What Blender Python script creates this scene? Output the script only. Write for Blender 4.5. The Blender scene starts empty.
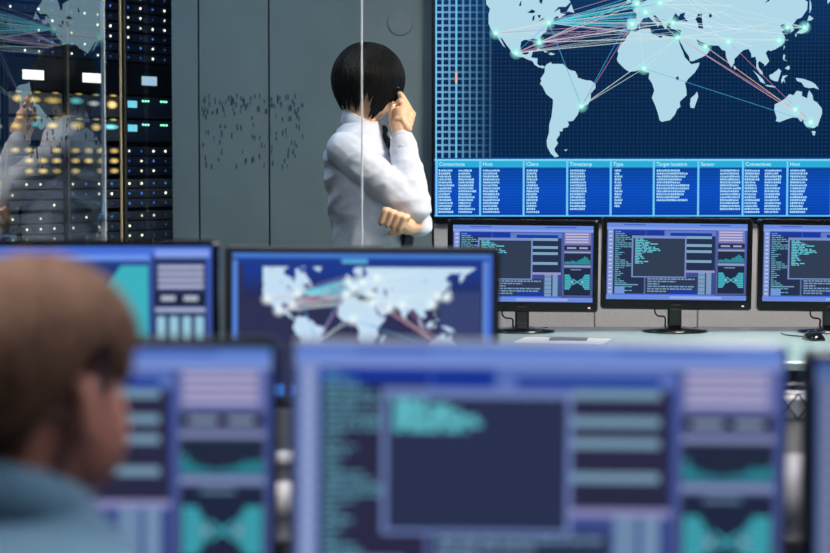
import bpy, math, random
from mathutils import Vector, Matrix, noise
random.seed(7)
S = bpy.context.scene
COL = S.collection
R = math.radians

# ---------------------------------------------------------------- camera, light level
F = 2000.0                                   # focal length in pixels of the 830x553 frame
TP = (276.5 - 166.0) / F                     # horizon lies on row 166
PIT = math.atan(TP)
CZ = 1.35
cam = bpy.data.cameras.new('camera')
cam.sensor_width = 36.0
cam.lens = F * 36.0 / 830.0
cam.clip_start = 0.05
cam.dof.use_dof = True
cam.dof.focus_distance = 7.2
cam.dof.aperture_fstop = 3.2
co = bpy.data.objects.new('camera', cam)
COL.objects.link(co)
co.location = (0, 0, CZ)
co.rotation_euler = (math.pi / 2 - PIT, 0, 0)
S.camera = co
S.view_settings.view_transform = 'Standard'
S.view_settings.look = 'None'
S.view_settings.exposure = 0.0
S.view_settings.gamma = 1.0
S.view_settings.use_curve_mapping = False
S.cycles.transparent_max_bounces = 24
W_ = bpy.data.worlds.new('world')
W_.use_nodes = True
W_.node_tree.nodes['Background'].inputs[0].default_value = (0.35, 0.45, 0.6, 1)
W_.node_tree.nodes['Background'].inputs[1].default_value = 0.1
S.world = W_

def P(px, py, d):
    """pixel of the photograph -> world point at depth Y = d"""
    x = (px - 415.0) / F
    y = (276.5 - py) / F
    cy, cz = math.cos(PIT) + y * math.sin(PIT), -math.sin(PIT) + y * math.cos(PIT)
    k = d / cy
    return Vector((x * k, d, CZ + cz * k))

def PX(px, d): return P(px, 200, d).x
def PZ(py, d): return P(415, py, d).z

# ---------------------------------------------------------------- materials
def lin(c):
    return tuple((v / 255.0 / 12.92) if v / 255.0 <= 0.04045 else ((v / 255.0 + 0.055) / 1.055) ** 2.4 for v in c)

MATS = {}
def mat(name, col, rough=0.5, metal=0.0, noise_amt=0.0, nscale=20.0, bump=0.0, bscale=60.0, coat=0.0, stretch=None, sheen=0.0):
    if name in MATS: return MATS[name]
    m = bpy.data.materials.new(name)
    m.use_nodes = True
    nt = m.node_tree
    b = nt.nodes['Principled BSDF']
    c = lin(col)
    b.inputs['Roughness'].default_value = rough
    b.inputs['Metallic'].default_value = metal
    b.inputs['Coat Weight'].default_value = coat
    b.inputs['Sheen Weight'].default_value = sheen
    tc = nt.nodes.new('ShaderNodeTexCoord')
    mp = nt.nodes.new('ShaderNodeMapping')
    nt.links.new(tc.outputs['Object'], mp.inputs['Vector'])
    if stretch: mp.inputs['Scale'].default_value = stretch
    nz = nt.nodes.new('ShaderNodeTexNoise')
    nz.inputs['Scale'].default_value = nscale
    nz.inputs['Detail'].default_value = 5
    nt.links.new(mp.outputs[0], nz.inputs['Vector'])
    rp = nt.nodes.new('ShaderNodeValToRGB')
    rp.color_ramp.elements[0].position = 0.3
    rp.color_ramp.elements[1].position = 0.7
    rp.color_ramp.elements[0].color = (*[max(0, v * (1 - noise_amt)) for v in c], 1)
    rp.color_ramp.elements[1].color = (*[min(1, v * (1 + noise_amt)) for v in c], 1)
    nt.links.new(nz.outputs['Fac'], rp.inputs[0])
    nt.links.new(rp.outputs[0], b.inputs['Base Color'])
    if bump:
        n2 = nt.nodes.new('ShaderNodeTexNoise')
        n2.inputs['Scale'].default_value = bscale
        n2.inputs['Detail'].default_value = 4
        nt.links.new(mp.outputs[0], n2.inputs['Vector'])
        bp = nt.nodes.new('ShaderNodeBump')
        bp.inputs['Strength'].default_value = bump
        bp.inputs['Distance'].default_value = 0.01
        nt.links.new(n2.outputs['Fac'], bp.inputs['Height'])
        nt.links.new(bp.outputs[0], b.inputs['Normal'])
    if name.startswith('hair'): b.inputs['Specular IOR Level'].default_value = .22
    MATS[name] = m
    return m

def emat(name, col, strength=1.0, sampling='AUTO', alpha=False):
    if name in MATS: return MATS[name]
    m = bpy.data.materials.new(name)
    m.use_nodes = True
    nt = m.node_tree
    nt.nodes.remove(nt.nodes['Principled BSDF'])
    e = nt.nodes.new('ShaderNodeEmission')
    e.inputs[1].default_value = strength
    if col is None:
        a = nt.nodes.new('ShaderNodeAttribute')
        a.attribute_name = 'Col'
        nt.links.new(a.outputs['Color'], e.inputs[0])
    else:
        e.inputs[0].default_value = (*lin(col), 1)
    nt.links.new(e.outputs[0], nt.nodes['Material Output'].inputs[0])
    if alpha:
        t = nt.nodes.new('ShaderNodeBsdfTransparent'); mx = nt.nodes.new('ShaderNodeMixShader')
        nt.links.new(a.outputs['Alpha'], mx.inputs[0]); nt.links.new(t.outputs[0], mx.inputs[1]); nt.links.new(e.outputs[0], mx.inputs[2])
        nt.links.new(mx.outputs[0], nt.nodes['Material Output'].inputs[0])
    m.cycles.emission_sampling = sampling
    MATS[name] = m
    return m

def glass_mat(name, ior, tint):
    m = bpy.data.materials.new(name)
    m.use_nodes = True
    nt = m.node_tree
    nt.nodes.remove(nt.nodes['Principled BSDF'])
    t = nt.nodes.new('ShaderNodeBsdfTransparent'); t.inputs[0].default_value = (*tint, 1)
    g = nt.nodes.new('ShaderNodeBsdfGlossy'); g.inputs['Roughness'].default_value = 0.0
    fr = nt.nodes.new('ShaderNodeFresnel'); fr.inputs[0].default_value = ior
    ge = nt.nodes.new('ShaderNodeNewGeometry')
    iv = nt.nodes.new('ShaderNodeMath'); iv.operation = 'SUBTRACT'; iv.inputs[0].default_value = 1.0
    nt.links.new(ge.outputs['Backfacing'], iv.inputs[1])
    mu = nt.nodes.new('ShaderNodeMath'); mu.operation = 'MULTIPLY'
    nt.links.new(fr.outputs[0], mu.inputs[0]); nt.links.new(iv.outputs[0], mu.inputs[1])
    mx = nt.nodes.new('ShaderNodeMixShader')
    nt.links.new(mu.outputs[0], mx.inputs[0]); nt.links.new(t.outputs[0], mx.inputs[1]); nt.links.new(g.outputs[0], mx.inputs[2])
    nt.links.new(mx.outputs[0], nt.nodes['Material Output'].inputs[0])
    MATS[name] = m
    return m

UIM = emat('screen_glow', None, 1.0, 'NONE', True)
UIB = emat('screen_backlight', None, 1.0, 'AUTO')
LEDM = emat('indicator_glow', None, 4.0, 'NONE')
M_bezel = mat('black_gloss_plastic', (9, 10, 13), 0.22, coat=0.5, noise_amt=0.1)
M_bezel2 = mat('charcoal_plastic', (36, 38, 46), 0.45, noise_amt=0.1)
M_wall = mat('grey_wall_panel', (106, 125, 132), 0.6, noise_amt=0.10, nscale=4, bump=0.05, bscale=220)
M_wall2 = mat('dim_wall_paint', (96, 104, 112), 0.8, noise_amt=0.05, nscale=3)
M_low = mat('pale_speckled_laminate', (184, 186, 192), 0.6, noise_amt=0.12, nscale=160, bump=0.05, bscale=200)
M_gap = mat('dark_joint', (16, 20, 24), 0.9)
M_floor = mat('dark_floor_carpet', (48, 52, 60), 0.9, noise_amt=0.15, nscale=150, bump=0.2, bscale=300)
M_ceil = mat('ceiling_paint', (130, 134, 140), 0.9, noise_amt=0.03)
M_desk = mat('pale_teal_desktop', (158, 192, 198), 0.25, noise_amt=0.04, nscale=8)
M_deskd = mat('dark_desktop', (44, 46, 56), 0.45, noise_amt=0.08)
M_metal = mat('grey_painted_metal', (120, 124, 130), 0.4, 0.6)
M_white = mat('white_ceramic', (226, 222, 224), 0.3)
M_paper = mat('white_paper', (214, 216, 222), 0.8, noise_amt=0.03)
M_rack = mat('rack_black', (34, 42, 54), 0.45, noise_amt=0.15)
M_unit = mat('server_face', (62, 76, 104), 0.4, 0.0, noise_amt=0.15, nscale=30)
M_unit2 = mat('server_face_grey', (120, 126, 138), 0.4, 0.0, noise_amt=0.15, nscale=30)
M_post = mat('rack_post_beige', (168, 156, 128), 0.4, 0.3)
M_skin1 = mat('skin_fair', (234, 188, 152), 0.5, noise_amt=0.05, nscale=40)
M_skin2 = mat('skin_ruddy', (206, 136, 114), 0.5, noise_amt=0.08, nscale=30)
M_hairb = mat('hair_black', (4, 4, 5), 0.42, noise_amt=0.5, nscale=30, bump=0.8, bscale=60, stretch=(6, 6, 0.5))
M_hairbr = mat('hair_brown', (112, 80, 62), 0.6, noise_amt=0.45, nscale=60, bump=0.8, bscale=90, stretch=(2, 2, 0.6))
M_shirt = mat('pale_blue_cotton', (206, 213, 226), 0.8, noise_amt=0.03, bump=0.35, bscale=16, sheen=0.2)
M_denim = mat('blue_denim', (96, 130, 152), 0.9, noise_amt=0.15, nscale=120, bump=0.3, bscale=20)
M_trous = mat('dark_trousers', (30, 33, 42), 0.85, noise_amt=0.1, bump=0.3, bscale=20)
M_tie = mat('navy_tie', (14, 19, 36), 0.6, noise_amt=0.2, nscale=80)
M_shoe = mat('black_leather', (14, 13, 13), 0.3)
M_eye = mat('eye_white', (220, 218, 214), 0.15)
M_glass_frame = mat('spectacle_frame', (150, 150, 156), 0.2, 0.9)
M_edge = mat('glass_edge', (214, 226, 232), 0.35)
M_edge2 = mat('glass_edge_warm', (204, 186, 146), 0.35)
M_decal = mat('teal_decal', (14, 74, 96), 0.6)
G1 = glass_mat('clear_glass_door', 4.6, (0.94, 0.97, 0.98))
G2 = glass_mat('clear_glass_panel', 1.55, (0.95, 0.975, 0.98))

# ---------------------------------------------------------------- mesh helpers
class MB:
    def __init__(s):
        s.v, s.f, s.mi, s.sm = [], [], [], []
        s.M = Matrix()
    def add(s, vs, fs, mi=0, smooth=False):
        o = len(s.v)
        s.v += [tuple(s.M @ Vector(v)) for v in vs]
        for f in fs:
            s.f.append([i + o for i in f]); s.mi.append(mi); s.sm.append(smooth)
    def box(s, c, d, mi=0, bev=0.0, rot=None):
        x, y, z = d[0] / 2, d[1] / 2, d[2] / 2
        b = min(bev, x * .9, y * .9, z * .9)
        pts, fs = [], []
        if b <= 0:
            pts = [(sx * x, sy * y, sz * z) for sx in (-1, 1) for sy in (-1, 1) for sz in (-1, 1)]
            fs = [(0, 1, 3, 2), (4, 6, 7, 5), (0, 4, 5, 1), (2, 3, 7, 6), (0, 2, 6, 4), (1, 5, 7, 3)]
        else:
            idx = {}
            for sx in (-1, 1):
                for sy in (-1, 1):
                    for sz in (-1, 1):
                        for a in range(3):
                            p = [sx * (x - b), sy * (y - b), sz * (z - b)]
                            p[a] = (sx * x, sy * y, sz * z)[a]
                            idx[(sx, sy, sz, a)] = len(pts); pts.append(tuple(p))
            def q(*k): fs.append([idx[i] for i in k])
            for sg in (-1, 1):
                q((sg, -1, -1, 0), (sg, 1, -1, 0), (sg, 1, 1, 0), (sg, -1, 1, 0)) if sg > 0 else q((sg, -1, -1, 0), (sg, -1, 1, 0), (sg, 1, 1, 0), (sg, 1, -1, 0))
                q((-1, sg, -1, 1), (-1, sg, 1, 1), (1, sg, 1, 1), (1, sg, -1, 1)) if sg > 0 else q((-1, sg, -1, 1), (1, sg, -1, 1), (1, sg, 1, 1), (-1, sg, 1, 1))
                q((-1, -1, sg, 2), (1, -1, sg, 2), (1, 1, sg, 2), (-1, 1, sg, 2)) if sg > 0 else q((-1, -1, sg, 2), (-1, 1, sg, 2), (1, 1, sg, 2), (1, -1, sg, 2))
            for a in (-1, 1):
                for c2 in (-1, 1):
                    q((a, c2, -1, 0), (a, c2, 1, 0), (a, c2, 1, 1), (a, c2, -1, 1))
                    q((a, -1, c2, 0), (a, 1, c2, 0), (a, 1, c2, 2), (a, -1, c2, 2))
                    q((-1, a, c2, 1), (1, a, c2, 1), (1, a, c2, 2), (-1, a, c2, 2))
            for sx in (-1, 1):
                for sy in (-1, 1):
                    for sz in (-1, 1):
                        q((sx, sy, sz, 0), (sx, sy, sz, 1), (sx, sy, sz, 2))
        m = Matrix.Translation(c) @ (rot or Matrix())
        s.add([m @ Vector(p) for p in pts], fs, mi)
    def loft(s, rings, mi=0, smooth=True, cap=True):
        """rings: list of equally long point lists"""
        n = len(rings[0]); vs = [p for r in rings for p in r]; fs = []
        for i in range(len(rings) - 1):
            for j in range(n):
                k = (j + 1) % n
                fs.append((i * n + j, i * n + k, (i + 1) * n + k, (i + 1) * n + j))
        if cap:
            fs.append(tuple(range(n - 1, -1, -1))); b = (len(rings) - 1) * n
            fs.append(tuple(range(b, b + n)))
        s.add(vs, fs, mi, smooth)
    def lathe(s, prof, c=(0, 0, 0), n=24, mi=0, smooth=True, sx=1, sy=1):
        s.loft([[(c[0] + r * math.cos(t * 2 * math.pi / n) * sx, c[1] + r * math.sin(t * 2 * math.pi / n) * sy, c[2] + z) for t in range(n)] for r, z in prof], mi, smooth)
    def tube(s, pts, rads, n=10, mi=0):
        pts = [Vector(p) for p in pts]
        if not isinstance(rads, (list, tuple)): rads = [rads] * len(pts)
        rings = []; up = None
        for i, p in enumerate(pts):
            t = (pts[min(i + 1, len(pts) - 1)] - pts[max(i - 1, 0)]).normalized()
            if up is None: up = t.orthogonal().normalized()
            a = (up - t * up.dot(t)).normalized(); up = a; b = t.cross(a)
            rings.append([p + (a * math.cos(k * 2 * math.pi / n) + b * math.sin(k * 2 * math.pi / n)) * rads[i] for k in range(n)])
        s.loft(rings, mi)
    def cap(s, p0, p1, r0, r1, n=14):
        p0, p1 = Vector(p0), Vector(p1); t = (p1 - p0).normalized()
        pts, rd = [], []
        for k in range(5):
            a = math.pi / 2 * (k / 4.0) * .97 + .03
            pts.append(p0 - t * r0 * math.cos(a)); rd.append(r0 * math.sin(a))
        for k in range(5):
            a = math.pi / 2 * (k / 4.0) * .97
            pts.append(p1 + t * r1 * math.sin(a)); rd.append(max(r1 * math.cos(a), r1 * .04))
        s.tube(pts, rd, n)
    def chain(s, pts, rads, n=12):
        for i in range(len(pts) - 1): s.cap(pts[i], pts[i + 1], rads[i], rads[i + 1], n)
    def ell(s, c, r, rot=None, n=18):
        m = Matrix.Translation(c) @ (rot or Matrix())
        rings = []
        for i in range(1, n):
            a = math.pi * i / n
            rings.append([m @ Vector((r[0] * math.sin(a) * math.cos(2 * math.pi * j / n), r[1] * math.sin(a) * math.sin(2 * math.pi * j / n), -r[2] * math.cos(a))) for j in range(n)])
        s.loft(rings)
    def mesh(s, name, mats):
        me = bpy.data.meshes.new(name)
        me.from_pydata(s.v, [], s.f)
        if not isinstance(mats, (list, tuple)): mats = [mats]
        for m in mats: me.materials.append(m)
        me.polygons.foreach_set('material_index', s.mi)
        me.polygons.foreach_set('use_smooth', s.sm)
        me.update()
        return me
    def build(s, name, mats, parent=None):
        return link(name, s.mesh(name, mats), parent)

def link(name, me, parent=None):
    o = bpy.data.objects.new(name, me)
    COL.objects.link(o)
    o.parent = parent
    return o

def thing(name, label, cat, loc=(0, 0, 0), rz=0.0, group=None):
    o = bpy.data.objects.new(name, None)
    COL.objects.link(o)
    o.location = loc; o.rotation_euler = (0, 0, rz); o.empty_display_size = .1
    return tag(o, label, cat, group)

def tag(o, label, cat, group=None):
    o['label'] = label; o['category'] = cat
    if group: o['group'] = group
    return o

def struct(o, label=None):
    o['kind'] = 'structure'
    if label: o['label'] = label
    return o

def remesh(mb, vox, smooth, mats, disp=None):
    me = mb.mesh('tmp', mats)
    o = link('tmp', me)
    r = o.modifiers.new('r', 'REMESH'); r.mode = 'VOXEL'; r.voxel_size = vox
    if smooth:
        sm = o.modifiers.new('s', 'SMOOTH'); sm.factor = .5; sm.iterations = smooth
    dg = bpy.context.evaluated_depsgraph_get()
    out = bpy.data.meshes.new_from_object(o.evaluated_get(dg))
    bpy.data.objects.remove(o); bpy.data.meshes.remove(me)
    if disp:
        no = [v.normal.copy() for v in out.vertices]
        for v, n in zip(out.vertices, no): v.co += n * disp(v.co)
    out.polygons.foreach_set('use_smooth', [True] * len(out.polygons))
    out.materials.clear()
    for m in (mats if isinstance(mats, (list, tuple)) else [mats]): out.materials.append(m)
    return out

def joinmesh(name, meshes, mats):
    b = MB()
    for me in meshes:
        b.add([v.co for v in me.vertices], [list(p.vertices) for p in me.polygons], 0, True)
    return b.mesh(name, mats)

def rrect(w, h, r, n=6):
    pts = []
    for cx, cz, a0 in ((w / 2 - r, h / 2 - r, 0), (-w / 2 + r, h / 2 - r, 90), (-w / 2 + r, -h / 2 + r, 180), (w / 2 - r, -h / 2 + r, 270)):
        for k in range(n):
            a = R(a0 + 90.0 * k / (n - 1))
            pts.append((cx + r * math.cos(a), cz + r * math.sin(a)))
    return pts

# ---------------------------------------------------------------- ceiling light panels, one of them an added fill
M_diff = {}
def ceiling_light(x, y, w, l, strength, col, label, z=2.8):
    t = thing('ceiling_light', label, 'ceiling light', (x, y, z), 0, 'ceiling light panels')
    b = MB()
    for sx in (-1, 1): b.box((sx * (w / 2 + .015), 0, -.02), (.03, l + .06, .04))
    for sy in (-1, 1): b.box((0, sy * (l / 2 + .015), -.02), (w, .03, .04))
    b.build('frame', M_metal, t)
    d = MB(); d.box((0, 0, -.012), (w, l, .02))
    d.build('diffuser', emat('light_%s_%.1f' % (col, strength), col, strength), t)
ceiling_light(1.35, 5.75, .7, .7, 78, (255, 243, 230), 'square ceiling light panel over the back desk')
ceiling_light(-.3, 3.9, .6, 1.0, 11, (225, 238, 255), 'long ceiling light panel over the shared desk')
ceiling_light(.75, 1.9, .6, 1.0, 16, (235, 240, 255), 'long ceiling light panel over the front desk')
ceiling_light(-.75, 2.15, .5, .7, 40, (250, 244, 236), 'ceiling light panel above the seated person')
ceiling_light(-1.1, .3, .6, .8, 10, (228, 240, 255), 'added fill light panel on the ceiling behind the seated person')  # fill lamp added to brighten the seated person's hair from behind
ceiling_light(-.95, 6.95, .4, .4, 30, (205, 230, 255), 'small ceiling light panel above the server cabinets')

# ---------------------------------------------------------------- room
YB = 8.0
def slab(name, c, d, m, label=None):
    b = MB(); b.box(c, d); return struct(b.build(name, m), label)
slab('floor', (0.0, 4.0, -.05), (9.0, 14.0, .1), M_floor)
slab('ceiling', (0.0, 4.0, 2.85), (9.0, 14.0, .1), M_ceil)
slab('wall_left', (-4.05, 4.0, 1.4), (.1, 14.0, 2.8), M_wall2)
slab('wall_right', (3.05, 2.5, 1.4), (.1, 11.0, 2.8), M_wall2)
slab('wall_front', (-.5, -2.55, 1.4), (7.0, .1, 2.8), M_wall2)
slab('wall_server_room', (-2.5, 10.95, 1.4), (3.0, .1, 2.8), M_wall2)
xl = PX(172, YB)
wb = slab('wall_back', ((xl + 3.0) / 2, YB + .08, 1.4), (3.0 - xl, .12, 2.8), M_gap)
slab('wall_corridor', (xl + .05, 9.55, 1.4), (.1, 2.7, 2.8), M_wall2)
edges = [xl] + [PX(p, YB) for p in (199.5, 269.5, 433, 640, 864, 1088)] + [3.0]
for a, b_ in zip(edges[:-1], edges[1:]):
    b = MB(); b.box(((a + b_) / 2, YB + .005, 1.4), (b_ - a - .005, .03, 2.8), bev=.003)
    b.build('panel', M_wall, wb)
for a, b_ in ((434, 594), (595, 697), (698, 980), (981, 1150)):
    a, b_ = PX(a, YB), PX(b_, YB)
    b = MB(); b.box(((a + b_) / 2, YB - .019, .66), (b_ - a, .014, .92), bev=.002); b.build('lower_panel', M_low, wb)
b = MB(); b.box(((xl + 3.0) / 2, YB - .032, .05), (3.0 - xl, .012, .1), bev=.003)
struct(b.build('baseboard_back', M_bezel2))

# round grey plate on the wall beside the video screen
pl = P(400, 23, YB - .01)
b = MB(); b.M = Matrix.Translation(pl) @ Matrix.Rotation(R(90), 4, 'X')
b.lathe([(.052, 0), (.051, .003), (.046, .004), (.01, .004)], n=32)
tag(b.build('wall_plate', M_wall), 'round flat grey cover plate on the wall above the standing man', 'cover plate')

# ---------------------------------------------------------------- screen pictures (flat print on lit displays)
class UI:
    """flat coloured shapes on a display; u, v in 0..1, v from the top"""
    def __init__(s, w, h):
        s.w, s.h = w, h; s.v, s.f, s.c = [], [], []
    def pt(s, u, v, l): return ((u - .5) * s.w, -.0008 - l * .00025, (.5 - v) * s.h)
    def poly(s, pts, col, l=1):
        o = len(s.v); s.v += [s.pt(u, v, l) for u, v in pts]; s.f.append(list(range(o, o + len(pts))))
        s.c.append([col] * len(pts) if not isinstance(col, list) else col)
    def rect(s, u0, v0, u1, v1, col, l=1): s.poly([(u0, v1), (u1, v1), (u1, v0), (u0, v0)], col, l)
    def vgrad(s, u0, v0, u1, v1, ct, cb, l=1): s.poly([(u0, v1), (u1, v1), (u1, v0), (u0, v0)], [cb, cb, ct, ct], l)
    def hgrad(s, u0, v0, u1, v1, cl, cr, l=1): s.poly([(u0, v1), (u1, v1), (u1, v0), (u0, v0)], [cl, cr, cr, cl], l)
    def line(s, p, q, wd, col, l=3):
        ax, ay = p[0] * s.w, p[1] * s.h; bx, by = q[0] * s.w, q[1] * s.h
        L = math.hypot(bx - ax, by - ay) or 1; nx, ny = -(by - ay) / L * wd / 2, (bx - ax) / L * wd / 2
        s.poly([((ax + nx) / s.w, (ay + ny) / s.h), ((ax - nx) / s.w, (ay - ny) / s.h), ((bx - nx) / s.w, (by - ny) / s.h), ((bx + nx) / s.w, (by + ny) / s.h)][::-1], col, l)
    def disc(s, u, v, r, cc, cr, l=4, n=14):
        for k in range(n):
            a, b = 2 * math.pi * k / n, 2 * math.pi * (k + 1) / n
            s.poly([(u, v), (u + r * math.cos(b) / s.w, v + r * math.sin(b) / s.h), (u + r * math.cos(a) / s.w, v + r * math.sin(a) / s.h)], [cc, cr, cr], l)
    def text(s, u0, v0, u1, n, dv, h, col, l=2, lo=.3, hi=1.0, ch=.012, shape=None):
        for i in range(n):
            v = v0 + i * dv
            end = u0 + (u1 - u0) * (shape[i % len(shape)] if shape else random.uniform(lo, hi)); u = u0
            while u < end:
                wd = min(random.uniform(ch, ch * 3.5), end - u)
                s.rect(u, v, u + wd, v + h, col, l); u += wd + ch * .45
    def build(s, name, m, parent):
        me = bpy.data.meshes.new(name)
        me.from_pydata(s.v, [], s.f)
        at = me.attributes.new('Col', 'FLOAT_COLOR', 'CORNER')
        flat = []
        for cs in s.c:
            for c in cs: flat += [*lin(c[:3]), c[3] if len(c) > 3 else 1.0]
        at.data.foreach_set('color', flat)
        me.materials.append(m)
        o = link(name, me, parent)
        return o

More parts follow.
